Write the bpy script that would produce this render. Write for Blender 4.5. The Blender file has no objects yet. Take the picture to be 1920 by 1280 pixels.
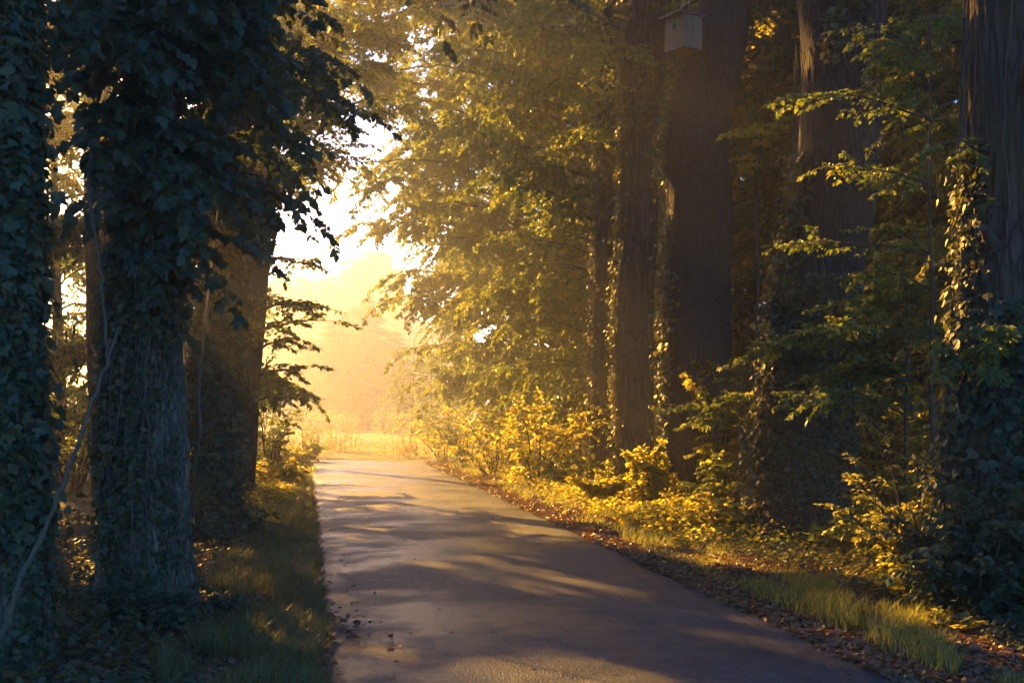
import bpy, math
import numpy as np
from mathutils import Vector

# ------------------------------------------------------------------ camera, sky, sun, exposure
S = bpy.context.scene
CH, F, HZ = 1.67, 2400.0, 770.0          # camera height, focal length in photo pixels, horizon row
SUN_AZ, SUN_EL = -30.5, 21.0             # degrees: azimuth from +Y (negative = left), elevation
cd = bpy.data.cameras.new('camera'); cam = bpy.data.objects.new('camera', cd)
S.collection.objects.link(cam); S.camera = cam
cam.location = (0, 0, CH); cam.rotation_euler = (math.radians(90), 0, 0)
cd.sensor_width = 36; cd.lens = 45; cd.shift_y = (HZ - 640) / 1920
cd.clip_start = 0.05; cd.clip_end = 3000

W = bpy.data.worlds.new('World'); S.world = W; W.use_nodes = True
nt = W.node_tree
sky = nt.nodes.new('ShaderNodeTexSky'); sky.sky_type = 'NISHITA'; sky.sun_disc = False
sky.sun_elevation = math.radians(SUN_EL); sky.sun_rotation = math.radians(SUN_AZ)
sky.air_density = 1.0; sky.dust_density = 0.2; sky.ozone_density = 10.0
bg = nt.nodes['Background']; bg.inputs['Strength'].default_value = 0.062
nt.links.new(sky.outputs['Color'], bg.inputs['Color'])

sl = bpy.data.lights.new('sun', 'SUN'); sun = bpy.data.objects.new('sun', sl)
S.collection.objects.link(sun)
sl.energy = 5.0; sl.angle = math.radians(0.53); sl.color = (1.0, 0.50, 0.085)
a, e = math.radians(SUN_AZ), math.radians(SUN_EL)
SUNV = Vector((math.sin(a)*math.cos(e), math.cos(a)*math.cos(e), math.sin(e)))
sun.rotation_euler = SUNV.to_track_quat('Z', 'Y').to_euler()
sun.location = (-20, 60, 40)

S.view_settings.view_transform = 'Standard'; S.view_settings.look = 'None'
S.view_settings.exposure = 2.55; S.view_settings.gamma = 1.0
HAZE_DENSITY, HAZE_G = 0.0030, 0.82
c = S.cycles
c.max_bounces = 5; c.diffuse_bounces = 3; c.glossy_bounces = 2; c.transmission_bounces = 4
c.transparent_max_bounces = 4; c.volume_bounces = 1; c.use_denoising = True
c.caustics_reflective = False; c.caustics_refractive = False; c.sample_clamp_indirect = 4.0

COL = S.collection
# ------------------------------------------------------------------ helpers
def P(px, py, Y):
    "a photo pixel at depth Y -> a point"
    return np.array([(px - 960) / F * Y, Y, CH - (py - HZ) / F * Y])

def vn(x, y, z=None, seed=0):
    "value noise in 0..1"
    x = np.asarray(x, float); y = np.asarray(y, float)
    z = np.zeros_like(x) if z is None else np.asarray(z, float)
    xi, yi, zi = np.floor(x).astype(np.int64), np.floor(y).astype(np.int64), np.floor(z).astype(np.int64)
    fx, fy, fz = x - xi, y - yi, z - zi
    fx, fy, fz = [f*f*(3-2*f) for f in (fx, fy, fz)]
    def h(a, b, c_):
        n = (a*374761393 + b*668265263 + c_*2147483647 + seed*1274126177) & 0xffffffff
        n = ((n ^ (n >> 13)) * 1274126177) & 0xffffffff
        n = (n ^ (n >> 16)) & 0xffffff
        return n / float(0xffffff)
    r = 0
    for dx in (0, 1):
        for dy in (0, 1):
            for dz in (0, 1):
                w = (fx if dx else 1-fx)*(fy if dy else 1-fy)*(fz if dz else 1-fz)
                r = r + w*h(xi+dx, yi+dy, zi+dz)
    return r

def unit(v):
    return v / np.maximum(np.linalg.norm(v, axis=-1, keepdims=True), 1e-9)

class Mesh:
    "collects faces of 3 or 4 corners; material index per block"
    def __init__(s): s.v = []; s.f = []; s.m = []; s.n = 0; s.sm = []
    def add(s, v, f, mat=0, smooth=True):
        v = np.asarray(v, np.float32).reshape(-1, 3); f = np.asarray(f, np.int64)
        if len(v) == 0: return
        s.v.append(v); s.f.append(f + s.n); s.m.append(mat); s.sm.append(smooth); s.n += len(v)
    def empty(s): return s.n == 0
    def build(s, name, mats, parent=None):
        me = bpy.data.meshes.new(name)
        V = np.concatenate(s.v)
        lt, ls, mi, sm = [], [], [], []
        for f, m, q in zip(s.f, s.m, s.sm):
            k = f.shape[1]; lt.append(np.full(len(f), k)); ls.append(f.ravel())
            mi.append(np.full(len(f), m)); sm.append(np.full(len(f), q))
        lt = np.concatenate(lt); ls = np.concatenate(ls)
        me.vertices.add(len(V)); me.vertices.foreach_set('co', V.ravel())
        me.loops.add(len(ls)); me.loops.foreach_set('vertex_index', ls.astype(np.int32))
        me.polygons.add(len(lt))
        st = np.concatenate([[0], np.cumsum(lt)[:-1]])
        me.polygons.foreach_set('loop_start', st.astype(np.int32))
        me.polygons.foreach_set('loop_total', lt.astype(np.int32))
        me.polygons.foreach_set('material_index', np.concatenate(mi).astype(np.int32))
        me.polygons.foreach_set('use_smooth', np.concatenate(sm))
        me.update(calc_edges=True); me.validate()
        for m in (mats if isinstance(mats, (list, tuple)) else [mats]): me.materials.append(m)
        o = bpy.data.objects.new(name, me); COL.objects.link(o)
        if parent is not None: o.parent = parent
        return o

def tag(o, label=None, cat=None, group=None, kind=None):
    if label: o['label'] = label
    if cat: o['category'] = cat
    if group: o['group'] = group
    if kind: o['kind'] = kind
    return o

def thing(name, label, cat, loc, group=None):
    o = bpy.data.objects.new(name, None); COL.objects.link(o); o.location = loc
    o.empty_display_size = 0.3
    return tag(o, label, cat, group)

def copy_tree(root, loc, rz, sc, label, group=None):
    r = root.copy(); COL.objects.link(r); r.location = loc
    r.rotation_euler = (0, 0, rz); r.scale = (sc, sc, sc)
    r['label'] = label
    if group: r['group'] = group
    for ch in list(root.children):
        k = ch.copy(); COL.objects.link(k); k.parent = r
        for g in list(ch.children):
            d = g.copy(); COL.objects.link(d); d.parent = k
    return r

def tube(M, pts, rad, sides=8, mat=0, cap=True, bump=None):
    pts = np.asarray(pts, float); rad = np.asarray(rad, float); n = len(pts)
    T = unit(np.gradient(pts, axis=0))
    up = np.array([0, 1, 0]) if abs(T[0][2]) > .8 else np.array([0, 0, 1.])
    A = np.zeros((n, 3)); a_ = unit(np.cross(T[0], up))
    for i in range(n):
        a_ = unit(a_ - T[i]*np.dot(a_, T[i])); A[i] = a_
    B = np.cross(T, A)
    th = np.linspace(0, 2*np.pi, sides, endpoint=False)
    R = rad[:, None]*np.ones(sides)[None]
    if bump is not None: R = bump(pts, th, R)
    V = pts[:, None, :] + R[..., None]*(np.cos(th)[None, :, None]*A[:, None] + np.sin(th)[None, :, None]*B[:, None])
    i = np.arange(n-1)[:, None]*sides; j = np.arange(sides)[None]; j2 = (j+1) % sides
    Fc = np.stack([i+j, i+j2, i+sides+j2, i+sides+j], -1).reshape(-1, 4)
    M.add(V.reshape(-1, 3), Fc[:, ::-1], mat)
    if cap:
        V2 = np.concatenate([V[-1], pts[-1:]]); f = np.stack([np.arange(sides), (np.arange(sides)+1) % sides, np.full(sides, sides)], -1)
        M.add(V2, f, mat)

def sticks(M, a0, a1, r0, r1, mat=0):
    "many thin three-sided twigs"
    if len(a0) == 0: return
    D = unit(a1-a0); ref = np.where(np.abs(D[:, 2:3]) > .9, np.array([[1., 0, 0]]), np.array([[0, 0, 1.]]))
    A = unit(np.cross(D, ref)); B = np.cross(D, A); vs = []
    for p, r in ((a0, r0), (a1, r1)):
        for k in range(3):
            t = 2*np.pi*k/3; vs.append(p + (A*np.cos(t)+B*np.sin(t))*np.asarray(r).reshape(-1, 1))
    V = np.stack(vs, 1); b = np.arange(len(a0))[:, None]*6
    q = np.concatenate([b + np.array([[k, (k+1) % 3, 3+(k+1) % 3, 3+k]]) for k in range(3)])
    M.add(V.reshape(-1, 3), q, mat)

KITE = (np.array([[0, 0, 0], [-.34, .42, .07], [0, 1, -.06], [.34, .42, .07]]), [[0, 1, 2], [0, 2, 3]])
OVAL = (np.array([[0, 0, 0], [-.30, .25, .06], [-.33, .58, .05], [0, 1, -.10], [.33, .58, .05], [.30, .25, .06], [0, .45, -.02]]),
        [[0, 1, 6], [1, 2, 6], [2, 3, 6], [3, 4, 6], [4, 5, 6], [5, 0, 6]])
_mp = np.array([[0, 0], [-.18, .02], [-.5, .12], [-.36, .3], [-.62, .52], [-.3, .52], [-.26, .78], [0, 1.05],
                [.26, .78], [.3, .52], [.62, .52], [.36, .3], [.5, .12], [.18, .02]])
MAPLE = (np.concatenate([np.c_[_mp, .10*np.abs(_mp[:, 0]) - .12*(_mp[:, 1])**2], [[0, .35, 0]]]),
         [[i, (i+1) % 14, 14] for i in range(14)])
IVY = (np.array([[0, 0, 0], [-.42, .1, .05], [-.55, .45, .04], [-.2, .6, .02], [0, 1, -.06], [.2, .6, .02], [.55, .45, .04], [.42, .1, .05]]),
       [[0, 1, 2], [0, 2, 3], [0, 3, 4], [0, 4, 5], [0, 5, 6], [0, 6, 7]])

def leaves(M, tmpl, p, d, n, s, mat=0):
    if len(p) == 0: return
    tv, tf = tmpl; tf = np.array(tf)
    d = unit(d); n = unit(n - d*np.sum(n*d, -1, keepdims=True)); x = np.cross(d, n)
    s = np.asarray(s).reshape(-1, 1, 1)
    V = p[:, None] + s*(tv[None, :, 0:1]*x[:, None] + tv[None, :, 1:2]*d[:, None] + tv[None, :, 2:3]*n[:, None])
    Fc = (np.arange(len(p))*len(tv))[:, None, None] + tf[None]
    M.add(V.reshape(-1, 3), Fc.reshape(-1, tf.shape[1]), mat, smooth=False)

def foliage(rng, LM, WM, st, dr, ln, n_tw=8, n_lf=8, size=.09, droop=.25, tmpl=KITE, flat=.35, wood=True, wr=.006, hang=.35, spread=.45):
    "sprays: each start/direction/length grows side twigs in its own plane, twigs carry alternate leaves"
    st = np.asarray(st, float); dr = unit(np.asarray(dr, float)); ln = np.asarray(ln, float); n = len(st)
    if n == 0: return
    Z = np.array([0, 0, 1.])
    side = unit(np.cross(dr, Z) + rng.normal(0, .12, (n, 3)))
    pos = lambda i, t: st[i] + dr[i]*(ln[i]*t)[:, None] - Z*(ln[i]*droop*t*t)[:, None]
    if wood:
        ii = np.arange(n)
        for k in range(3):
            t0, t1 = k/3., (k+1)/3.
            sticks(WM, pos(ii, np.full(n, t0)), pos(ii, np.full(n, t1)), wr*np.maximum(ln, .6)*(1-t0*.8), wr*np.maximum(ln, .6)*(1-t1*.8))
    i = np.repeat(np.arange(n), n_tw); m = len(i)
    t = np.tile((np.arange(n_tw)+.5)/n_tw, n)*.86+.12 + rng.uniform(-.04, .04, m)
    sg = np.tile(np.where(np.arange(n_tw) % 2, 1., -1.), n)
    ang = rng.uniform(.45, 1.05, m)
    td = dr[i]*np.cos(ang)[:, None] + side[i]*(sg*np.sin(ang))[:, None] + rng.normal(0, .15, (m, 3)); td[:, 2] -= droop*t*1.2
    td = unit(td); ts = pos(i, t); tl = ln[i]*spread*(1.1-.7*t)*rng.uniform(.6, 1.25, m)
    if wood: sticks(WM, ts, ts+td*tl[:, None]-Z*(tl*.1)[:, None], wr*.45, wr*.2)
    j = np.repeat(np.arange(m), n_lf); q = len(j)
    u = np.tile((np.arange(n_lf)+.6)/n_lf, m) + rng.uniform(-.05, .05, q)
    lp = ts[j] + td[j]*(tl[j]*u)[:, None] - Z*(tl[j]*.1*u*u)[:, None]
    ls = unit(np.cross(td[j], Z)) * np.tile(np.where(np.arange(n_lf) % 2, 1., -1.), m)[:, None]
    last = (u > .9)[:, None]
    ld = td[j]*np.where(last, 1., .45) + ls*np.where(last, 0, .8) + rng.normal(0, .3, (q, 3)); ld[:, 2] -= hang
    nn = np.tile(Z, (q, 1)) + rng.normal(0, flat, (q, 3))
    leaves(LM, tmpl, lp, ld, nn, size*rng.uniform(.55, 1.25, q))

# ------------------------------------------------------------------ materials
def mat(name):
    m = bpy.data.materials.new(name); m.use_nodes = True
    t = m.node_tree; return m, t, t.nodes['Principled BSDF'], t.nodes['Material Output']
def N(t, ty, **k):
    n = t.nodes.new(ty)
    for a_, b_ in k.items():
        if a_ in n.inputs: n.inputs[a_].default_value = b_
        else: setattr(n, a_, b_)
    return n
def ramp(t, fac, stops):
    r = t.nodes.new('ShaderNodeValToRGB'); e_ = r.color_ramp.elements
    while len(e_) < len(stops): e_.new(.5)
    for x, (p_, c_) in zip(e_, stops): x.position = p_; x.color = (*c_, 1)
    t.links.new(fac, r.inputs[0]); return r.outputs[0]

def leaf_mat(name, cols, trans, tmix=.5, rough=.45, spec=.4):
    m, t, b, o = mat(name)
    g = N(t, 'ShaderNodeNewGeometry')
    k = len(cols)
    cr = ramp(t, g.outputs['Random Per Island'], [(i/(k-1) if k > 1 else 0, c_) for i, c_ in enumerate(cols)])
    t.links.new(cr, b.inputs['Base Color']); b.inputs['Roughness'].default_value = rough
    b.inputs['Specular IOR Level'].default_value = spec
    tr = N(t, 'ShaderNodeBsdfTranslucent')
    ct = ramp(t, g.outputs['Random Per Island'], [(i/(len(trans)-1) if len(trans) > 1 else 0, c_) for i, c_ in enumerate(trans)])
    t.links.new(ct, tr.inputs['Color'])
    mx = N(t, 'ShaderNodeMixShader'); mx.inputs[0].default_value = tmix
    t.links.new(b.outputs[0], mx.inputs[1]); t.links.new(tr.outputs[0], mx.inputs[2]); t.links.new(mx.outputs[0], o.inputs[0])
    return m

LEAF = leaf_mat('leaf_green', [(.03, .06, .022), (.05, .09, .025), (.04, .085, .035), (.08, .115, .03)],
                [(.17, .27, .03), (.30, .35, .035), (.20, .28, .03), (.46, .40, .04)], tmix=.44)
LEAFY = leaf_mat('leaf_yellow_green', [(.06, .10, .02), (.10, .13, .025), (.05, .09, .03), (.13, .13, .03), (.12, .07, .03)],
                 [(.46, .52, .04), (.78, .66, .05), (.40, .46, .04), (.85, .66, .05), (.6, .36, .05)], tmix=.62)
LEAFB = leaf_mat('leaf_lit_amber_green', [(.08, .11, .03), (.11, .13, .035), (.09, .12, .045), (.14, .13, .04)],  # lightened leaf colour standing in for sunlight missing between the right trunks
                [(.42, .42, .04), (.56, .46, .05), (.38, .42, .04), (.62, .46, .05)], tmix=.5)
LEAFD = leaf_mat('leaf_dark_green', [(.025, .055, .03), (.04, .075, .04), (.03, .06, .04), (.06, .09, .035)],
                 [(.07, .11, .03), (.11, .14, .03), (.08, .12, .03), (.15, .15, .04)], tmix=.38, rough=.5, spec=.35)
IVYM = leaf_mat('ivy_leaf', [(.012, .034, .022), (.03, .065, .037), (.055, .095, .05), (.02, .045, .03), (.07, .09, .03), (.09, .05, .02)],
                [(.16, .17, .03), (.26, .22, .03)], tmix=.3, rough=.5, spec=.3)
LITTER = leaf_mat('dead_leaf', [(.07, .045, .028), (.14, .085, .045), (.05, .036, .026), (.20, .12, .06), (.09, .06, .038), (.13, .12, .05)],
                  [(.24, .11, .03), (.3, .15, .04)], tmix=.2, rough=.55, spec=.3)
GRASS = leaf_mat('grass_blade', [(.05, .09, .02), (.09, .12, .03), (.14, .14, .05), (.07, .10, .025)],
                 [(.36, .42, .05), (.5, .45, .06)], tmix=.45)
GRASSO = leaf_mat('olive_grass_blade', [(.05, .08, .025), (.09, .10, .04), (.12, .11, .05), (.05, .075, .03)],
                 [(.2, .24, .05), (.3, .28, .07)], tmix=.4)
GRASSD = leaf_mat('dry_grass_blade', [(.16, .13, .06), (.12, .13, .045), (.2, .16, .08)],
                  [(.5, .42, .12), (.55, .42, .14)], tmix=.4)
RUST = leaf_mat('rust_leaf', [(.18, .06, .02), (.22, .09, .02)], [(.6, .2, .03), (.65, .3, .04)])
FERN = leaf_mat('fern_leaf', [(.06, .11, .03), (.12, .14, .03)], [(.45, .42, .05), (.55, .44, .05)])

def bark_mat(name, c0, c1, scale=6., stretch=.16, strength=.8, dist=.03, moss=None):
    m, t, b, o = mat(name)
    tc = N(t, 'ShaderNodeTexCoord'); mp = N(t, 'ShaderNodeMapping'); mp.inputs['Scale'].default_value = (1, 1, stretch)
    t.links.new(tc.outputs['Object'], mp.inputs[0])
    w = N(t, 'ShaderNodeTexNoise'); w.inputs['Scale'].default_value = scale*1.4; w.inputs['Detail'].default_value = 5
    t.links.new(mp.outputs[0], w.inputs[0])
    v = N(t, 'ShaderNodeTexVoronoi', feature='DISTANCE_TO_EDGE'); v.inputs['Scale'].default_value = scale*1.9
    ad = N(t, 'ShaderNodeMixRGB'); ad.blend_type = 'ADD'; ad.inputs[0].default_value = .18
    t.links.new(mp.outputs[0], ad.inputs[1]); t.links.new(w.outputs['Color'], ad.inputs[2]); t.links.new(ad.outputs[0], v.inputs[0])
    mr = N(t, 'ShaderNodeMapRange'); mr.inputs[2].default_value = .22; t.links.new(v.outputs['Distance'], mr.inputs[0])
    f = N(t, 'ShaderNodeTexNoise'); f.inputs['Scale'].default_value = scale*9; f.inputs['Detail'].default_value = 4
    t.links.new(mp.outputs[0], f.inputs[0])
    mu = N(t, 'ShaderNodeMath', operation='MULTIPLY_ADD'); mu.inputs[1].default_value = .35
    t.links.new(f.outputs[0], mu.inputs[0]); t.links.new(mr.outputs[0], mu.inputs[2])
    cr = ramp(t, mu.outputs[0], [(.1, c0), (.85, c1)])
    big = N(t, 'ShaderNodeTexNoise'); big.inputs['Scale'].default_value = 1.3; big.inputs['Detail'].default_value = 4
    t.links.new(tc.outputs['Object'], big.inputs[0])
    mk = ramp(t, big.outputs[0], [(.42, (0, 0, 0)), (.66, (1, 1, 1))])
    mx = N(t, 'ShaderNodeMixRGB'); t.links.new(mk, mx.inputs[0]); t.links.new(cr, mx.inputs[1])
    mx.inputs[2].default_value = (*(moss or (c1[0]*.7, c1[1]*.85, c1[2]*.6)), 1)
    t.links.new(mx.outputs[0], b.inputs['Base Color']); b.inputs['Roughness'].default_value = .85
    b.inputs['Specular IOR Level'].default_value = .2
    bp = N(t, 'ShaderNodeBump'); bp.inputs['Strength'].default_value = strength; bp.inputs['Distance'].default_value = dist
    t.links.new(mu.outputs[0], bp.inputs['Height']); t.links.new(bp.outputs[0], b.inputs['Normal'])
    return m
BARK = bark_mat('bark_brown', (.018, .012, .010), (.095, .066, .050), 6)
BARKG = bark_mat('bark_grey', (.035, .024, .018), (.20, .155, .115), 11, .26, .9, .02, moss=(.07, .085, .06))
BARKS = bark_mat('bark_smooth', (.012, .009, .008), (.058, .043, .035), 8, .22, .9, .02)
TWIG = bark_mat('twig_bark', (.03, .024, .02), (.08, .06, .045), 14, .3, .4, .005)
VINE = bark_mat('vine_bark', (.04, .03, .024), (.12, .095, .075), 16, .25, .5, .006)
WOODB, t_, b_, o_ = mat('weathered_board')
tc_ = N(t_, 'ShaderNodeTexCoord'); mp_ = N(t_, 'ShaderNodeMapping'); mp_.inputs['Scale'].default_value = (12, 12, 1.2)
t_.links.new(tc_.outputs['Object'], mp_.inputs[0]); n_ = N(t_, 'ShaderNodeTexNoise', Scale=5., Detail=6.)
t_.links.new(mp_.outputs[0], n_.inputs[0])
t_.links.new(ramp(t_, n_.outputs[0], [(.3, (.13, .085, .05)), (.7, (.26, .18, .11))]), b_.inputs['Base Color'])
b_.inputs['Roughness'].default_value = .7
BLACK, t_, b_, o_ = mat('nest_hole_dark'); b_.inputs['Base Color'].default_value = (.01, .01, .01, 1)
ROOFM, t_, b_, o_ = mat('roof_felt'); b_.inputs['Base Color'].default_value = (.09, .085, .08, 1); b_.inputs['Roughness'].default_value = .5
WIRE, t_, b_, o_ = mat('wire'); b_.inputs['Base Color'].default_value = (.3, .28, .24, 1); b_.inputs['Roughness'].default_value = .4; b_.inputs['Metallic'].default_value = .8

# ground: soil and leaf mould under the trees, meadow beyond y ~ 45
GROUND, t_, b_, o_ = mat('forest_soil')
tc_ = N(t_, 'ShaderNodeTexCoord'); n_ = N(t_, 'ShaderNodeTexNoise', Scale=1.2, Detail=10., Roughness=.7)
t_.links.new(tc_.outputs['Object'], n_.inputs[0])
soil = ramp(t_, n_.outputs[0], [(.3, (.03, .022, .015)), (.5, (.07, .048, .03)), (.7, (.055, .055, .025))])
n2 = N(t_, 'ShaderNodeTexNoise', Scale=.5, Detail=8., Roughness=.7); t_.links.new(tc_.outputs['Object'], n2.inputs[0])
mead = ramp(t_, n2.outputs[0], [(.3, (.07, .09, .03)), (.7, (.15, .15, .06))])
sx = N(t_, 'ShaderNodeSeparateXYZ'); t_.links.new(tc_.outputs['Object'], sx.inputs[0])
mr_ = N(t_, 'ShaderNodeMapRange'); mr_.inputs[1].default_value = 44.5; mr_.inputs[2].default_value = 47
t_.links.new(sx.outputs[1], mr_.inputs[0])
mx_ = N(t_, 'ShaderNodeMixRGB'); t_.links.new(mr_.outputs[0], mx_.inputs[0]); t_.links.new(soil, mx_.inputs[1]); t_.links.new(mead, mx_.inputs[2])
t_.links.new(mx_.outputs[0], b_.inputs['Base Color']); b_.inputs['Roughness'].default_value = .9
n3 = N(t_, 'ShaderNodeTexNoise', Scale=14., Detail=8.); t_.links.new(tc_.outputs['Object'], n3.inputs[0])
bp_ = N(t_, 'ShaderNodeBump', Strength=.8, Distance=.05); t_.links.new(n3.outputs[0], bp_.inputs['Height']); t_.links.new(bp_.outputs[0], b_.inputs['Normal'])

ASPH, t_, b_, o_ = mat('worn_asphalt')
tc_ = N(t_, 'ShaderNodeTexCoord')
fine = N(t_, 'ShaderNodeTexNoise', Scale=110., Detail=3.); t_.links.new(tc_.outputs['Object'], fine.inputs[0])
vor = N(t_, 'ShaderNodeTexVoronoi', Scale=62.); t_.links.new(tc_.outputs['Object'], vor.inputs[0])
bigp = N(t_, 'ShaderNodeTexNoise', Scale=.55, Detail=6., Roughness=.62); t_.links.new(tc_.outputs['Object'], bigp.inputs[0])
c1_ = ramp(t_, bigp.outputs[0], [(.32, (.020, .025, .036)), (.55, (.031, .036, .048)), (.72, (.056, .058, .066))])
c2_ = ramp(t_, vor.outputs['Color'], [(0, (.3, .3, .3)), (.6, (1., 1., 1.)), (1, (2.2, 2.1, 2.0))])
mm = N(t_, 'ShaderNodeMixRGB'); mm.blend_type = 'MULTIPLY'; mm.inputs[0].default_value = 1
t_.links.new(c1_, mm.inputs[1]); t_.links.new(c2_, mm.inputs[2]); ck = N(t_, 'ShaderNodeTexVoronoi', feature='DISTANCE_TO_EDGE'); ck.inputs['Scale'].default_value = .55
wn = N(t_, 'ShaderNodeTexNoise', Scale=2.5, Detail=6.); t_.links.new(tc_.outputs['Object'], wn.inputs[0])
wa = N(t_, 'ShaderNodeMixRGB'); wa.blend_type = 'ADD'; wa.inputs[0].default_value = .5
t_.links.new(tc_.outputs['Object'], wa.inputs[1]); t_.links.new(wn.outputs['Color'], wa.inputs[2]); t_.links.new(wa.outputs[0], ck.inputs[0])
ckr = ramp(t_, ck.outputs['Distance'], [(.0, (.25, .25, .25)), (.010, (1, 1, 1))])
gm = ramp(t_, bigp.outputs[0], [(.50, (0, 0, 0)), (.58, (1, 1, 1))])
cm = N(t_, 'ShaderNodeMixRGB'); cm.blend_type = 'MULTIPLY'; t_.links.new(gm, cm.inputs[0]); t_.links.new(mm.outputs[0], cm.inputs[1]); t_.links.new(ckr, cm.inputs[2])
dp = N(t_, 'ShaderNodeTexNoise', Scale=9., Detail=8., Roughness=.75); t_.links.new(tc_.outputs['Object'], dp.inputs[0])
dc = ramp(t_, dp.outputs[0], [(.35, (.45, .45, .45)), (.5, (1, 1, 1)), (.66, (1.7, 1.6, 1.45))])
dm = N(t_, 'ShaderNodeMixRGB'); dm.blend_type = 'MULTIPLY'; dm.inputs[0].default_value = 1
t_.links.new(cm.outputs[0], dm.inputs[1]); t_.links.new(dc, dm.inputs[2]); t_.links.new(dm.outputs[0], b_.inputs['Base Color'])
rr = ramp(t_, bigp.outputs[0], [(.42, (.36, .36, .36)), (.56, (.62, .62, .62))]); t_.links.new(rr, b_.inputs['Roughness'])
b_.inputs['Specular IOR Level'].default_value = .4
ma = N(t_, 'ShaderNodeMath', operation='MULTIPLY_ADD'); ma.inputs[1].default_value = .6
t_.links.new(vor.outputs['Distance'], ma.inputs[0]); t_.links.new(fine.outputs[0], ma.inputs[2])
bp_ = N(t_, 'ShaderNodeBump', Strength=.9, Distance=.006); t_.links.new(ma.outputs[0], bp_.inputs['Height']); t_.links.new(bp_.outputs[0], b_.inputs['Normal'])

# ------------------------------------------------------------------ ground and road
XL = lambda y: -1.18 - .16*(y-7.86)            # left and right road edge
XR = lambda y: 2.42 - .1545*(y-7.86)
def gz(x, y):
    x = np.asarray(x, float); y = np.asarray(y, float)
    d = np.maximum(np.maximum(XL(y)-x, x-XR(y)), 0)          # metres off the road
    d = np.where(y > 44, np.maximum(d, np.minimum(y-44.5, 4)), d)
    k = np.clip((d-.25)/2.5, 0, 1)
    z = k*(.22*(vn(x*.45, y*.45, seed=3)-.45) + .07*(vn(x*1.7, y*1.7, seed=4)-.5) + .04) - .022*(d < .05)
    return np.where(d < .05, -.03, z) + np.clip((np.hypot(x, y)-160)/400, 0, 1)*3
def axis(lo, hi, step, far, nf):
    a_ = np.arange(lo, hi+1e-6, step); g = (np.linspace(0, 1, nf+1)[1:])**2.2
    return np.concatenate([(lo-(far)*g)[::-1], a_, hi+far*g])
gx = axis(-24, 24, .3, 600, 16); gy = axis(-6, 70, .3, 600, 16)
X, Y = np.meshgrid(gx, gy); n0, n1 = X.shape
G = Mesh(); ii = (np.arange(n0-1)[:, None]*n1 + np.arange(n1-1)[None]).ravel()
G.add(np.stack([X, Y, gz(X, Y)], -1).reshape(-1, 3), np.stack([ii, ii+1, ii+1+n1, ii+n1], -1))
tag(G.build('ground', GROUND), kind='structure')

# road centre line: straight, then a bend to the left at the forest edge
pts = [np.array([(XL(y)+XR(y))/2, y]) for y in np.arange(-6, 38.6, .4)]
d0 = unit(np.array([-.158, 1.])); ang = math.atan2(d0[1], d0[0]); p = pts[-1].copy()
for k in range(60):
    if k < 22: ang += math.radians(3.7)
    p = p + np.array([math.cos(ang), math.sin(ang)])*(.27 if k < 22 else 1.); pts.append(p.copy())
pts = np.array(pts); tg = unit(np.gradient(pts, axis=0)); nr = np.stack([tg[:, 1], -tg[:, 0]], -1)
R = Mesh(); q = np.linspace(-1, 1, 25)
s_ = np.arange(len(pts))
hw = 1.84 + .0*s_
jl = (vn(s_*.9, s_*0, seed=11)-.5)*.20 + (vn(s_*.21, s_*0, seed=12)-.5)*.14
jr = (vn(s_*.9, s_*0, seed=13)-.5)*.12 + (vn(s_*.21, s_*0, seed=14)-.5)*.14
off = np.where(q[None] < 0, q[None]*(hw+jl)[:, None], q[None]*(hw+jr)[:, None])
RV = pts[:, None]+nr[:, None]*off[..., None]
zz = .012 + .035*(1-q[None]**2) + .022*(vn(RV[..., 0]*.9, RV[..., 1]*.6, seed=21)-.5)
zz = zz + np.where(np.abs(q[None]) > .99, -.035, 0)
RV = np.concatenate([RV, zz[..., None]], -1); m_ = len(q)
ii = (np.arange(len(pts)-1)[:, None]*m_ + np.arange(m_-1)[None]).ravel()
R.add(RV.reshape(-1, 3), np.stack([ii, ii+1, ii+1+m_, ii+m_], -1))
tag(R.build('road', ASPH), kind='structure')

# ------------------------------------------------------------------ trunks
def tufts(r, LM, WM, T, tips, n, L, size, up=-.2):
    for (x, y, Yd) in tips:
        e_ = P(x, y, Yd); p_, t_a = limb(WM, r, T.c(e_[2]+up), e_, .018, .08, 5, .1)
        s_a, d_a, l_a = sprays_on(r, p_, t_a, n, .3, L, .6); foliage(r, LM, WM, s_a, d_a, l_a, 6, 6, size, .3, OVAL, .6, wr=.004, hang=.4)

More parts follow.
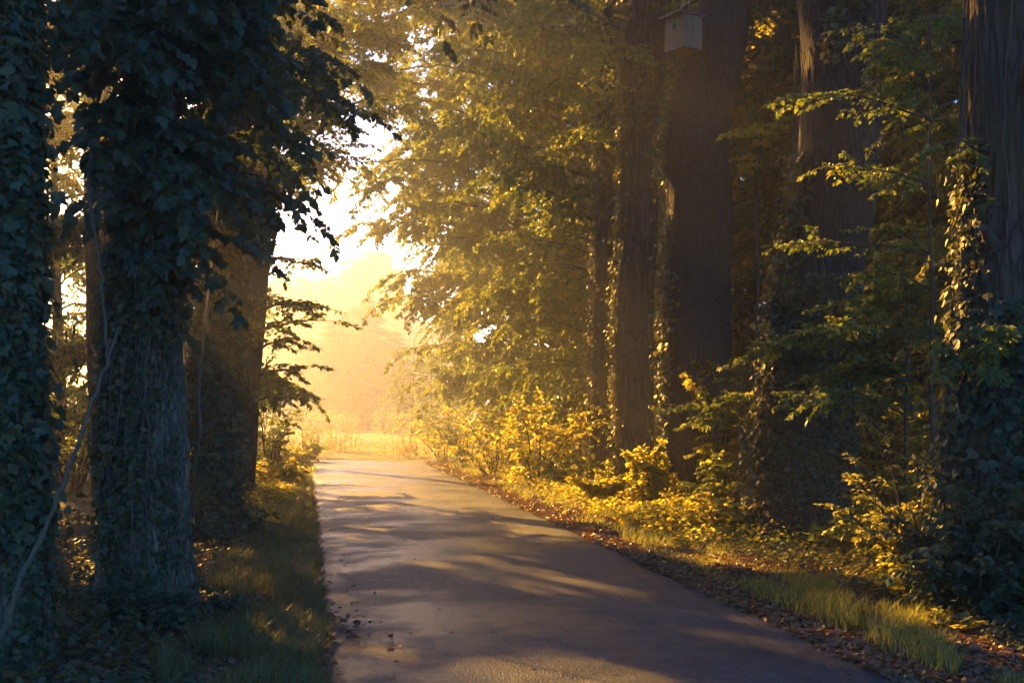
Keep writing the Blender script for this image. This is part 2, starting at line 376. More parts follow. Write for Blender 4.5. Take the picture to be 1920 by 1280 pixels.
class Trunk:
    "trunk from photo outlines: rows of (py, left px, right px) at depth Y; continues to height top"
    def __init__(s, Y, rows, top=None, lean=0., seed=0, rough=.03, flare=.25):
        rows = sorted(rows, key=lambda r: -r[0]); s.Y = Y; s.seed = seed; s.rough = rough
        z = [CH-(r[0]-HZ)/F*Y for r in rows]; x = [((r[1]+r[2])/2-960)/F*Y for r in rows]; w = [(r[2]-r[1])/2/F*Y for r in rows]
        if z[0] > -.3: z.insert(0, -.3); x.insert(0, x[0]); w.insert(0, w[0]*(1+flare*.4))
        if top and top > z[-1]:
            sl_ = (x[-1]-x[-2])/(z[-1]-z[-2]); dz = top-z[-1]
            z.append(top); x.append(x[-1]+np.clip(sl_, -.2, .2)*dz*.6+lean*dz); w.append(w[-1]*.35)
        s.z, s.x, s.w = map(np.array, (z, x, w)); s.top = z[-1]
    def c(s, z):
        z = np.asarray(z, float); h = .25
        x = (np.interp(z-h, s.z, s.x)+np.interp(z, s.z, s.x)+np.interp(z+h, s.z, s.x))/3
        return np.stack([x, s.Y+.15*np.sin(z*.35+s.seed), z], -1)
    def r(s, z):
        h = .25; return (np.interp(z-h, s.z, s.w)+np.interp(z, s.z, s.w)+np.interp(z+h, s.z, s.w))/3
    def mesh(s, sides=120, dz=.06, flare=.18):
        n = int((s.top+.3)/dz); zs = np.linspace(-.3, s.top, n)
        M = Mesh(); C = s.c(zs); Rr = s.r(zs)
        base = np.exp(-np.maximum(zs, 0)/.35)*flare
        def bump(p_, th, R_):
            zc = p_[:, 2][:, None]; T = th[None]
            lob = 1 + base[:, None]*(.5+.8*vn(np.cos(T)*2+5+zc*0, np.sin(T)*2+5+zc*0, seed=s.seed+9))
            nb = (vn(np.cos(T)*1.2+9, np.sin(T)*1.2+9, zc*.7, seed=s.seed)-.5)*.16+(vn(np.cos(T)*2.5+9, np.sin(T)*2.5+9, zc*1.9, seed=s.seed+3)-.5)*.07
            k = 7./.5*max(.5, min(1.2, float(s.w[0])*1.6)); rg = np.abs(vn(np.cos(T)*k+20, np.sin(T)*k+20, zc*2.2, seed=s.seed+1)-.5)+.5*np.abs(vn(np.cos(T)*k*2+20, np.sin(T)*k*2+20, zc*5, seed=s.seed+2)-.5)
            return R_*(lob+nb) + s.rough*(rg*1.4-.3)
        tube(M, C, Rr, sides, 0, True, bump)
        return M
    def ivy(s, M, rng, n, z0, z1, th0, dth, size=.07, out=.05, thick=.07, patch=1.1, thr=.0, shape=IVY):
        "leaves on the bark; th 0 = right (+x), pi/2 away, pi left, -pi/2 towards the camera"
        z = rng.uniform(z0, z1, n); th = th0 + rng.normal(0, 1, n)*dth if dth < 3 else rng.uniform(0, 2*np.pi, n)
        keep = vn(np.cos(th)*patch*1.5+7, np.sin(th)*patch*1.5+7, z*patch, seed=s.seed+5) > thr
        z, th = z[keep], th[keep]; n = len(z)
        o = np.stack([np.cos(th), np.sin(th), np.zeros(n)], -1)
        p_ = s.c(z) + o*(s.r(z)+out*.4+rng.exponential(thick*.4, n))[:, None]
        d = o*.35 + rng.normal(0, .45, (n, 3)); d[:, 2] -= .7
        nn = o + rng.normal(0, .35, (n, 3)); nn[:, 2] += .35
        leaves(M, shape, p_, d, nn, size*(.4+1.0*rng.power(.8, n)))
    def stubs(s, M, rng, zth):
        for z, th in zth:
            o = np.array([math.cos(th), math.sin(th), .35]); c0 = s.c(z); rr_ = float(s.r(z)); L_ = rng.uniform(.12, .3); q0 = rng.uniform(.03, .055)
            p_ = np.array([c0+o*(rr_-.06), c0+o*(rr_+.02), c0+o*(rr_+L_*.6), c0+o*(rr_+L_)+[0, 0, .04]])
            tube(M, p_, [q0*1.9, q0*1.25, q0, q0*.8], 9)
    def vines(s, M, rng, n, z0, z1, th0, dth, r=.012):
        for k in range(n):
            a0 = rng.uniform(z0, z0+(z1-z0)*.4); a1 = rng.uniform(a0+(z1-a0)*.5, z1); m = int((a1-a0)/.15)+3
            z = np.linspace(a0, a1, m); th = th0+rng.normal(0, dth)+np.cumsum(rng.normal(0, .05, m))
            o = np.stack([np.cos(th), np.sin(th), 0*z], -1)
            lift = .02+.05*np.abs(np.sin(z*rng.uniform(1, 2.5)+k))
            tube(M, s.c(z)+o*(s.r(z)+lift)[:, None], np.linspace(r, r*.5, m)*rng.uniform(.6, 1.3), 5)

def limb(WM, rng, a0, a1, r, sag=0., sides=6, wig=.06):
    "a bough between two points; returns sampled points and tangents"
    a0, a1 = np.asarray(a0, float), np.asarray(a1, float); L = np.linalg.norm(a1-a0); n = max(6, int(L/.35))
    t = np.linspace(0, 1, n); p_ = a0+(a1-a0)*t[:, None]
    w = np.cumsum(rng.normal(0, 1, (n, 3)), 0); w = w-w[0]; w = w*(wig*L/math.sqrt(n)/1.5)
    p_ = p_+w; p_[:, 2] += sag*L*4*t*(1-t)
    tube(WM, p_, r*(1-.85*t)+.004, sides)
    return p_, unit(np.gradient(p_, axis=0))

def sprays_on(rng, pts_, tan, n, t0=.25, L=(.8, 1.6), fwd=.5, tip=True):
    m = len(pts_); t = rng.uniform(t0, 1, n)*(m-1); i = np.clip(t.astype(int), 0, m-2); f = (t-i)[:, None]
    s = pts_[i]*(1-f)+pts_[i+1]*f; a_ = rng.uniform(0, 2*np.pi, n)
    d = np.stack([np.cos(a_), np.sin(a_), rng.normal(.0, .45, n)], -1) + tan[i]*fwd*1.4
    l = rng.uniform(*L, n)*(1.15-.5*t/(m-1))
    if tip: s = np.concatenate([s, pts_[-1:]]); d = np.concatenate([d, tan[-1:]]); l = np.append(l, L[1]*.8)
    return s, d, l

def crown(rng, LM, WM, cx, cy, H, n, z0, reach, rise=.25, per=12, L=(.9, 1.8), size=.1, n_tw=7, n_lf=7, droop=.3, tmpl=KITE, centre=None, lr=.05, t0=.25, z1=None):
    z1 = z1 or H*.95
    for k in range(n):
        z = z0+(z1-z0)*((k+rng.uniform(0, 1))/n); az = k*2.4+rng.normal(0, .35)
        L_ = reach(z, az)*rng.uniform(.75, 1.12)
        if L_ < .3: continue
        c0 = centre(z) if centre is not None else np.array([cx, cy, z])
        e_ = c0 + np.array([math.cos(az)*L_, math.sin(az)*L_, L_*rise*rng.uniform(-.4, 1.5)])
        p_, t_a = limb(WM, rng, c0, e_, lr*(.4+L_*.15), sag=.06+.05*rng.random())
        s_a, d_a, l_a = sprays_on(rng, p_, t_a, max(3, int(per*L_/4)), t0, L)
        foliage(rng, LM, WM, s_a, d_a, l_a, n_tw, n_lf, size, droop, tmpl, .8, hang=.7)

def finish_tree(name, label, cat, loc, TM=None, tmat=BARK, WM=None, LM=None, lmat=LEAF, IM=None, VM=None, group=None):
    root = thing(name, label, cat, loc, group); off = -Vector(loc)
    for M_, nm, mt in ((TM, 'trunk', tmat), (WM, 'branches', TWIG), (LM, 'crown', lmat), (IM, 'ivy', IVYM), (VM, 'climbing_stems', VINE)):
        if M_ is not None and not M_.empty():
            o = M_.build(nm, mt, root); o.data.transform(__import__('mathutils').Matrix.Translation(off))
    return root
rg = lambda s: np.random.default_rng(s)

# ------------------------------------------------------------------ the big trees along the road, right side
RED = []
# twin trunks wrapped in creepers
T = Trunk(29, [(908, 1098, 1154), (800, 1107, 1152), (600, 1112, 1150), (440, 1117, 1150), (250, 1120, 1158), (100, 1126, 1166), (0, 1130, 1176)], 17, 0, 31, .03)
r = rg(101); IM = Mesh(); VM = Mesh(); WM = Mesh(); LM = Mesh()
T.ivy(IM, r, 1500, 0, 12, math.pi, .5, .09, .06, .1, thr=.35); T.ivy(IM, r, 900, 6, 12, -1.6, .9, .09, .1, .2, thr=.5)
T.vines(VM, r, 16, 0, 12, -2.2, .7, .014)
tufts(r, LM, WM, T, [(1085, 185, 27), (1050, 230, 27), (1110, 250, 27), (1165, 225, 27.6), (1030, 260, 27.5), (1130, 180, 27), (1100, 20, 27.5), (1160, 40, 27.6)], 9, (.35, .75), .085)
crown(r, LM, WM, 0, 0, 17, 14, 7.5, lambda z, a_: 3.2+1.2*math.sin(a_*1.3), per=20, size=.13, centre=lambda z: T.c(z), n_tw=7, n_lf=7)
finish_tree('oak_tree', 'slim reddish trunk with creeper stems, leftmost of the big right-hand trunks', 'tree', (float(T.c(0)[0]), 29, 0), T.mesh(), BARK, WM, LM, LEAF, IM, VM, 'big trees on the right verge')

T = Trunk(26.7, [(920, 1155, 1228), (800, 1157, 1226), (600, 1153, 1226), (440, 1163, 1233), (250, 1168, 1238), (100, 1170, 1246), (0, 1172, 1250)], 18, 0, 37, .025)
r = rg(102); IM = Mesh(); VM = Mesh(); WM = Mesh(); LM = Mesh()
T.ivy(IM, r, 2600, 0, 11, math.pi, .32, .085, .06, .12, thr=.22); T.ivy(IM, r, 700, 7.5, 11, -2, .8, .1, .1, .2, thr=.4)
T.vines(VM, r, 12, 0, 11, -2.6, .4, .012); T.vines(VM, r, 8, 4, 10.5, -.6, .4, .012)
crown(r, LM, WM, 0, 0, 18, 12, 9, lambda z, a_: 3.6+1.0*math.sin(a_), per=20, size=.13, centre=lambda z: T.c(z), n_tw=7, n_lf=7)
finish_tree('oak_tree', 'straight dark trunk with sunlit ivy down its left edge, beside the slim reddish one', 'tree', (float(T.c(0)[0]), 26.7, 0), T.mesh(), BARK, WM, LM, LEAF, IM, VM, 'big trees on the right verge')

T3 = T = Trunk(22.9, [(945, 1238, 1362), (760, 1243, 1366), (560, 1245, 1366), (440, 1249, 1369), (300, 1242, 1361), (240, 1248, 1365), (200, 1258, 1371), (150, 1273, 1385), (100, 1288, 1400), (0, 1310, 1411), (-150, 1325, 1430)], 19, 0, 41, .022)
r = rg(103); IM = Mesh(); VM = Mesh(); WM = Mesh(); LM = Mesh()
T.ivy(IM, r, 1500, 0, 4.2, math.pi+.1, .3, .085, .05, .12, thr=.2); T.ivy(IM, r, 1100, 4, 8.3, math.pi, .22, .09, .07, .16, thr=.42)
T.stubs(WM, r, [(3.4, -1.1), (5.6, -2.2), (6.9, -.2)]); T.vines(VM, r, 6, 0, 8, -2.9, .25, .012)
crown(r, LM, WM, 0, 0, 19, 14, 9.8, lambda z, a_: 4.2, per=20, size=.13, centre=lambda z: T.c(z), n_tw=7, n_lf=7)
finish_tree('oak_tree', 'thick smooth trunk bending right towards its top, with the nest box on its left', 'tree', (float(T.c(0)[0]), 22.9, 0), T.mesh(), BARKS, WM, LM, LEAF, IM, VM, 'big trees on the right verge')

T4 = T = Trunk(16.7, [(1010, 1405, 1600), (980, 1412, 1597), (850, 1425, 1596), (700, 1440, 1594), (560, 1450, 1602), (500, 1463, 1612), (400, 1484, 1634), (320, 1492, 1643), (200, 1497, 1648), (100, 1497, 1650), (0, 1490, 1657), (-150, 1480, 1665)], 17, 0, 47, .022)
r = rg(104); IM = Mesh(); VM = Mesh(); WM = Mesh(); LM = Mesh()
T.ivy(IM, r, 2600, 0, 5, math.pi+.15, .3, .085, .05, .12, thr=.25); T.ivy(IM, r, 12000, 0, 3.4, -1.8, .9, .06, .03, .06, thr=.24)
T.ivy(IM, r, 900, 5.6, 7.3, -1.75, .25, .09, .05, .08, thr=.4)
T.stubs(WM, r, [(4.3, -1.2), (5.3, -.1), (3.9, -2.4)]); T.vines(VM, r, 10, 0, 7, -3.0, .3, .012); T.vines(VM, r, 10, 0, 2.5, -1.6, .6, .008)
crown(r, LM, WM, 0, 0, 17, 12, 8.5, lambda z, a_: 4.0, per=20, size=.13, centre=lambda z: T.c(z), n_tw=7, n_lf=7)
finish_tree('oak_tree', 'massive blue-grey trunk with ivy over its foot, second trunk from the right edge', 'tree', (float(T.c(0)[0]), 16.7, 0), T.mesh(), BARKS, WM, LM, LEAF, IM, VM, 'big trees on the right verge')

T5 = T = Trunk(11.2, [(1130, 1745, 1990), (850, 1772, 1985), (640, 1790, 1992), (400, 1803, 1998), (250, 1806, 2000), (150, 1810, 2003), (0, 1817, 2010), (-200, 1822, 2020)], 14, 0, 53, .04)
r = rg(105); IM = Mesh(); VM = Mesh(); WM = Mesh(); LM = Mesh()
T.ivy(IM, r, 1500, 0, 3.9, math.pi+.25, .28, .07, .05, .12, thr=.2); T.ivy(IM, r, 2800, 0, 2.6, -1.4, .5, .085, .05, .08, thr=.3)
tufts(r, LM, WM, T, [(1800, 650, 10.2), (1850, 680, 10.1), (1830, 632, 10.3), (1868, 660, 10), (1785, 668, 10.2), (1880, 620, 10.3), (1770, 245, 10.4)], 5, (.14, .3), .075)
T.stubs(WM, r, [(4.2, -1.9), (2.9, -2.3)]); T.vines(VM, r, 9, 0, 6.5, -2.95, .16, .014); T.vines(VM, r, 4, 3, 6, -1.7, .5, .008)
crown(r, LM, WM, 0, 0, 14, 9, 6.8, lambda z, a_: 3.6, per=20, size=.13, centre=lambda z: T.c(z), n_tw=7, n_lf=7)
finish_tree('oak_tree', 'deeply furrowed dark trunk at the right edge with climbing stems and ivy', 'tree', (float(T.c(0)[0]), 11.2, 0), T.mesh(200, .04), BARK, WM, LM, LEAF, IM, VM, 'big trees on the right verge')

# nest box hung on the bending trunk
def nest_box():
    Yb = 22.2; c0 = P(1282, 66, Yb); s = 1/F*Yb
    root = thing('nest_box', 'grey wooden nest box with a flat overhanging lid, high on the bending trunk', 'nest box', tuple(c0))
    root.rotation_euler = (0, 0, math.radians(-56))
    w, d, h = 52*s*.5*1.0, 46*s*.5, 62*s*.5
    def box(nm, x0, x1, y0, y1, z0, z1, m, sl=0., par=root):
        M_ = Mesh(); v = [[x, y, z + (sl*(y-y0) if z == z1 or nm == 'lid' else 0)] for z in (z0, z1) for y in (y0, y1) for x in (x0, x1)]
        M_.add(v, [[0, 2, 3, 1], [4, 5, 7, 6], [0, 1, 5, 4], [2, 6, 7, 3], [0, 4, 6, 2], [1, 3, 7, 5]], smooth=False)
        o = M_.build(nm, m, par); b = o.modifiers.new('bevel', 'BEVEL'); b.width = .006; b.segments = 2; return o
    box('side_panel', -w, -w+.02, -d+.022, d-.022, -h, h, WOODB); box('side_panel', w-.02, w, -d+.022, d-.022, -h, h, WOODB)
    fr = box('front_panel', -w, w, -d, -d+.02, -h, h, WOODB); box('back_panel', -w, w, d-.02, d, -h, h, WOODB)
    box('floor_board', -w+.021, w-.021, -d+.022, d-.022, -h+.01, -h+.03, WOODB)
    box('lid', -w-.07, w+.05, -d-.11, d+.04, h+.003, h+.035, ROOFM)
    M_ = Mesh(); k = 16; th = np.linspace(0, 2*np.pi, k, endpoint=False)
    v = np.array([[math.cos(t)*.055, -d-.004, h*.4+math.sin(t)*.055] for t in th]+[[0, -d-.004, h*.4]])
    M_.add(v, [[i, (i+1) % k, k] for i in range(k)]); M_.build('entrance_hole', BLACK, fr)
    M_ = Mesh()
    for sx in (-.1, .1):
        tube(M_, [[sx, 0, h+.03], [sx*.8, .1, h+.5], [sx*.3+.12, .35, h+1.1]], [.007]*3, 5)
    M_.build('hanging_wire', WIRE, root)
nest_box()

# ------------------------------------------------------------------ left side trunks
T = TL1 = Trunk(8.4, [(1250, -95, 112), (1100, -85, 98), (900, -78, 88), (600, -72, 80), (300, -68, 70), (0, -66, 66), (-300, -60, 60)], 10, 0, 61, .035)
r = rg(111); IM = Mesh(); LM = Mesh(); WM = Mesh()
T.ivy(IM, r, 17000, .9, 4.8, 0, 9, .05, .03, .06, thr=.33); T.ivy(IM, r, 6000, 0, 1.6, 0, 9, .05, .03, .05, thr=.5, patch=2.4); T.ivy(IM, r, 3500, .8, 4.8, -.9, .8, .075, .05, .1, thr=.3)
crown(r, LM, WM, 0, 0, 10, 7, 5.4, lambda z, a_: 2.6, per=20, size=.13, centre=lambda z: T.c(z), n_tw=7, n_lf=7)
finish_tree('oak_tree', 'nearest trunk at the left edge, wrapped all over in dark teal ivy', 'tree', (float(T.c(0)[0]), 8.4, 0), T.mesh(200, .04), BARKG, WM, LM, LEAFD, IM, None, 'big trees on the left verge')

T = TL3 = Trunk(10.4, [(1155, 190, 375), (1100, 200, 368), (1000, 205, 362), (800, 215, 355), (560, 228, 348), (300, 238, 340), (0, 245, 335), (-300, 250, 330)], 15, 0, 67, .035)
r = rg(112); IM = Mesh(); LM = Mesh(); WM = Mesh()
T.ivy(IM, r, 15000, 0, 6, -2.35, .5, .052, .04, .07, thr=.3, patch=1.6); T.ivy(IM, r, 1400, 0, 3, -1.1, .5, .05, .02, .03, thr=.5, patch=3); VM = Mesh(); T.vines(VM, r, 9, 0, 4, -1.9, .5, .01); T.ivy(IM, r, 3500, 2.2, 6, -.8, .6, .06, .05, .1, thr=.4)
# leafy shoots hanging from the stem: the dark curtain over the upper left
for (x, y, Yd, n, L) in ((300, 60, 9.6, 26, 1.0), (400, 120, 10.5, 26, 1.2), (230, 250, 9.4, 18, .8), (330, 300, 9.6, 24, .9), (420, 330, 11, 22, 1.0), (280, 450, 9.6, 16, .6),
                         (380, 480, 10, 16, .7), (470, 40, 11.5, 26, 1.3), (520, 170, 12, 16, 1.0), (200, 60, 9, 18, .9), (200, -10, 9.2, 26, 1.), (290, -60, 9.6, 30, 1.2), (400, -40, 10.4, 30, 1.3), (560, 30, 12, 14, 1.)):
    z = CH-(y-HZ)/F*Yd; c0 = T.c(z+.3); e_ = P(x, y, Yd); p_, t_a = limb(WM, r, c0, e_, .02, .1)
    s_a, d_a, l_a = sprays_on(r, p_, t_a, n, .1, (L*.45, L), .2); foliage(r, LM, WM, s_a, d_a, l_a, 6, 6, .088, .45, MAPLE, .6, wr=.004, hang=.7)
crown(r, LM, WM, 0, 0, 15, 10, 6, lambda z, a_: 3.4, per=10, size=.14, centre=lambda z: T.c(z), n_tw=8, n_lf=8)
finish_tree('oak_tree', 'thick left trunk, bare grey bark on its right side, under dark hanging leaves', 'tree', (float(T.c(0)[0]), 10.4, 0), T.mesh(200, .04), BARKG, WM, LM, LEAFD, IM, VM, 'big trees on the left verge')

T = TL2 = Trunk(25, [(928, 170, 214), (700, 162, 207), (400, 162, 209), (0, 168, 212)], 14, 0, 71, .01)
r = rg(113); LM = Mesh(); WM = Mesh()
crown(r, LM, WM, 0, 0, 14, 12, 6.5, lambda z, a_: 3.0, per=9, size=.1, centre=lambda z: T.c(z), n_tw=6, n_lf=6)
finish_tree('beech_tree', 'slender smooth grey trunk standing back between the two nearest left trunks', 'tree', (float(T.c(0)[0]), 25, 0), T.mesh(40, .15), BARKS, WM, LM, LEAF, None, None)

T = TL4 = Trunk(16.7, [(1010, 352, 452), (900, 362, 452), (700, 370, 452), (300, 380, 458), (0, 385, 460)], 16, 0, 73, .03)
r = rg(114); IM = Mesh(); LM = Mesh(); WM = Mesh()
T.ivy(IM, r, 9000, 0, 7, -1.4, .9, .08, .05, .1, thr=.18)
for (x, y, Yd, n, L) in ((545, 250, 15.5, 16, 1.3), (560, 400, 16, 14, .9), (520, 120, 15, 18, 1.4), (610, 120, 16, 16, 1.3), (650, 200, 17, 10, .9), (480, 420, 15.5, 14, 1.), (430, 250, 15, 18, 1.2), (540, 320, 17, 8, .8)):
    z = CH-(y-HZ)/F*Yd; c0 = T.c(z+.5); p_, t_a = limb(WM, r, c0, P(x, y, Yd), .03, .06)
    s_a, d_a, l_a = sprays_on(r, p_, t_a, n, .3, (L*.4, L*.8), .5); foliage(r, LM, WM, s_a, d_a, l_a, 6, 6, .09, .4, MAPLE, .5, wr=.005, hang=.6)
crown(r, LM, WM, 0, 0, 16, 12, 7.5, lambda z, a_: 3.6, per=11, size=.14, centre=lambda z: T.c(z), n_tw=8, n_lf=8)
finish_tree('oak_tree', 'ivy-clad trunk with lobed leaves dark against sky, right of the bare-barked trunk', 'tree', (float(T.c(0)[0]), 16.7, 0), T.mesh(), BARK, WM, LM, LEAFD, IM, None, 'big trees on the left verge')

T = TL5 = Trunk(24.5, [(933, 432, 478), (760, 445, 487), (600, 450, 502), (400, 455, 512), (200, 460, 512), (0, 462, 512)], 16, .02, 79, .012)
r = rg(115); IM = Mesh(); LM = Mesh(); WM = Mesh()
T.ivy(IM, r, 900, 0, 9, math.pi-.6, .5, .09, .06, .12, thr=.4)
for (x, y, Yd, n, L) in ((590, 560, 23.5, 15, 1.0), (615, 600, 24, 8, .8), (560, 640, 23, 10, .8), (575, 480, 25, 7, .7), (570, 690, 24, 8, .8), (545, 740, 24, 10, .9), (560, 310, 24, 12, 1.2), (600, 200, 24, 14, 1.3), (680, 130, 25, 14, 1.4)):
    z = CH-(y-HZ)/F*Yd; c0 = T.c(z-.2); p_, t_a = limb(WM, r, c0, P(x, y, Yd), .03, .04)
    s_a, d_a, l_a = sprays_on(r, p_, t_a, n, .25, (L*.45, L*.9), .6); foliage(r, LM, WM, s_a, d_a, l_a, 6, 6, .1, .22, OVAL, .35, wr=.005, hang=.3)
crown(r, LM, WM, 0, 0, 16, 16, 9, lambda z, a_: 3.4+1.6*max(0, math.cos(a_)), per=16, size=.12, centre=lambda z: T.c(z), n_tw=7, n_lf=7)
finish_tree('beech_tree', 'straight brown trunk farthest along the left verge, its layered sprays reaching over the road', 'tree', (float(T.c(0)[0]), 24.5, 0), T.mesh(48, .12), BARKS, WM, LM, LEAF, IM, None, 'big trees on the left verge')

# hanging bare liana, near left
LI = Mesh(); r = rg(120)
lp = [(-10, 1215, 7.2), (15, 1180, 7.2), (30, 1100, 7.3), (75, 1020, 7.5), (120, 900, 7.8), (160, 790, 8.0), (185, 720, 8.1), (203, 672, 8.2), (196, 600, 8.4), (190, 520, 8.6), (176, 430, 8.8)]
pp = np.array([P(*q_) for q_ in lp]); tt = np.linspace(0, len(pp)-1, 60)
pp = np.stack([np.interp(tt, np.arange(len(pp)), pp[:, k]) for k in range(3)], -1)
for _ in range(2): pp[1:-1] = (pp[:-2]+pp[1:-1]*2+pp[2:])/4
rk = rg(121); pp[1:-1] += rk.normal(0, .006, (58, 3)); tube(LI, pp, np.linspace(.016, .009, 60)*rk.uniform(.85, 1.2, 60), 9)
tube(LI, np.array([P(203, 672, 8.2), P(214, 640, 8.25), P(222, 612, 8.4)]), [.012, .009, .004], 6)
tube(LI, np.array([P(176, 430, 8.8), P(165, 350, 9.2), P(180, 200, 9.8), P(230, 20, 10.2), P(262, -200, 10.3)]), [.014, .013, .013, .012, .01], 6)
tag(LI.build('liana', VINE), 'bare twisting vine stem rising from the bottom left corner between the ivy trunks', 'vine')
LI = Mesh()
pp = np.array([P(385, 610, 14), P(376, 680, 14), P(372, 760, 14), P(378, 800, 14), P(366, 870, 14.3), P(360, 960, 14.8), P(365, 1015, 15.6)])
tt = np.linspace(0, 6, 40); pp = np.stack([np.interp(tt, np.arange(7), pp[:, k]) for k in range(3)], -1)
for _ in range(2): pp[1:-1] = (pp[:-2]+pp[1:-1]*2+pp[2:])/4
tube(LI, pp, np.linspace(.016, .022, 40), 7)
tube(LI, [pp[0], P(395, 520, 14.5), P(410, 380, 15.5)], [.014, .012, .008], 6)
tag(LI.build('liana', VINE), 'thin vine stem hanging down beside the bare-barked left trunk', 'vine')

# ------------------------------------------------------------------ right-hand wood behind the big trees
def wood_tree(seed, label, x, y, H, r0, n, z0, reach, size, per=12, lmat=LEAF, sd=24, cat='tree', name='beech_tree', group=None, n_tw=7, n_lf=7, L=(.7, 1.5), droop=.6, rise=.25, tmpl=KITE, z1=None):
    r = rg(seed); TM = Mesh(); WM = Mesh(); LM = Mesh()
    zs = np.linspace(-.3, H, 30); ph = r.uniform(0, 6)
    C = np.stack([.25*np.sin(zs*.22+ph)-.25*math.sin(ph), .25*np.sin(zs*.17+ph*2)-.25*math.sin(2*ph), zs], -1)
    tube(TM, C, r0*(1-.85*np.clip(zs/H, 0, 1))+.01+r0*.4*np.exp(-np.maximum(zs, 0)/.3), sd)
    crown(r, LM, WM, 0, 0, H, n, z0, reach, rise, per, L, size, n_tw, n_lf, droop, tmpl, lr=.04, z1=z1,
          centre=lambda z: np.array([np.interp(z, zs, C[:, 0]), np.interp(z, zs, C[:, 1]), z]))
    root = thing(name, label, cat, (x, y, 0), group)
    TM.build('trunk', BARK, root); WM.build('branches', TWIG, root); LM.build('crown', lmat, root)
    return root
GW = 'leafy trees of the wood on the right'
# leaf wall beside the road; reach() shapes the outline facing the road (az = pi)
lf = lambda a_: max(0., -math.cos(a_))
A_ = wood_tree(201, 'leafy tree whose low boughs hang thickly just left of the twin ivy trunks', 2.3, 34, 16, .2, 100, .8, lambda z, a_: 2.7+.04*z+lf(a_)*.2, .155, 20, group=GW, n_tw=7, n_lf=8)
B_ = wood_tree(202, 'tall leafy tree whose drooping boughs shape the sunlit edge above the road', .6, 42, 19, .26, 130, 1.2, lambda z, a_: 2.6+lf(a_)*min(z*.34, 4.2), .165, 20, group=GW, n_tw=7, n_lf=8)
C_ = wood_tree(203, 'hazy golden tree at the far right-hand bend, nearest the misty meadow', -.6, 52, 17, .22, 90, 1.0, lambda z, a_: 2.1+lf(a_)*min(z*.22, 2.4), .13, 20, group=GW, n_tw=8, n_lf=7)
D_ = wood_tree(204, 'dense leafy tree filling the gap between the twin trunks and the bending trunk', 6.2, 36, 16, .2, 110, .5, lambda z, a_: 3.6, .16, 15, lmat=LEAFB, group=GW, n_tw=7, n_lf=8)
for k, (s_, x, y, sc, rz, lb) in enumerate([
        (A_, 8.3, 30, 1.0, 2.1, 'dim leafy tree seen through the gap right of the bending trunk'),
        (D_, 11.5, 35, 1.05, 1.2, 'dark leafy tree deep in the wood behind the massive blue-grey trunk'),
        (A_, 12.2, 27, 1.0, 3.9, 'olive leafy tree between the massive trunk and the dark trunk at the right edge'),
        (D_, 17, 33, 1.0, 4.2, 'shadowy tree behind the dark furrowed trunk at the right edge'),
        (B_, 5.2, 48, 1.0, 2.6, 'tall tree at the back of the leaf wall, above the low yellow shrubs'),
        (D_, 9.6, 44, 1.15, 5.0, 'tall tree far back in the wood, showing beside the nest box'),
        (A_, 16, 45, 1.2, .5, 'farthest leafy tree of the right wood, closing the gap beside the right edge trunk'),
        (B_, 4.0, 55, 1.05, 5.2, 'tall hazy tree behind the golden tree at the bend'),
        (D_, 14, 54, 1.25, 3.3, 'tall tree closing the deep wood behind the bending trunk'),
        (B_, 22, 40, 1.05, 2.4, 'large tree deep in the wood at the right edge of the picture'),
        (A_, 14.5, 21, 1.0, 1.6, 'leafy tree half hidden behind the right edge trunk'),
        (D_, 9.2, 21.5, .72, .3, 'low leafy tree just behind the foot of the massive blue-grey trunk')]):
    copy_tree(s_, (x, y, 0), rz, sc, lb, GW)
# bough arching over the road at the top

def arch_tree():
    r = rg(233); TM = Mesh(); WM = Mesh(); LM = Mesh(); b = np.array([-8.6, 33.5, 0])
    pt = np.array([[0, 0, -.3], [.1, 0, 3], [0, .1, 6], [.3, .2, 9], [.9, .2, 12], [1.2, .2, 16]]); zz_ = np.linspace(0, 5, 30)
    pt = b+np.stack([np.interp(zz_, range(6), pt[:, k]) for k in range(3)], -1); tube(TM, pt, np.linspace(.2, .05, 30), 24)
    for (x, y, Yd, n) in [(600, 60, 33, 22), (650, 20, 34, 20), (690, 110, 33, 18), (740, 60, 34, 20), (640, 170, 32, 18), (700, 230, 33.5, 12), (610, 250, 32, 16), (590, 120, 31, 16), (800, -20, 34, 22),
                          (700, -80, 33, 22), (780, 90, 35, 16), (660, 300, 33, 9), (600, 330, 32.5, 8), (560, 0, 32, 18), (620, -90, 33, 20), (760, 170, 35, 12), (850, 60, 35, 14)]:
        e_ = P(x, y, Yd); i = int(np.argmin(np.abs(pt[:, 2]-(e_[2]-2.0)))); p_, t_a = limb(WM, r, pt[i], e_, .10, .05, 8, .10)
        s_a, d_a, l_a = sprays_on(r, p_, t_a, int(n*2.3), .3, (.6, 1.4), .5); foliage(r, LM, WM, s_a, d_a, l_a, 7, 7, .12, .4, KITE, .7, hang=.5)
    finish_tree('oak_tree', 'tree on the far left verge whose long boughs arch over the road at the top', 'tree', tuple(b), TM, BARK, WM, LM, LEAF)
arch_tree()
wood_tree(234, 'tall dense-crowned tree added at the left bend to block sun above the sky opening', -9.8, 43.5, 24, .3, 15, 13.0, lambda z, a_: 3.6+.8*math.sin(z*2.1), .16, 62, L=(.6, 1.2), name='oak_tree', n_tw=7, n_lf=7, rise=.1)  # added to break the sunlight into shafts across the right trunks

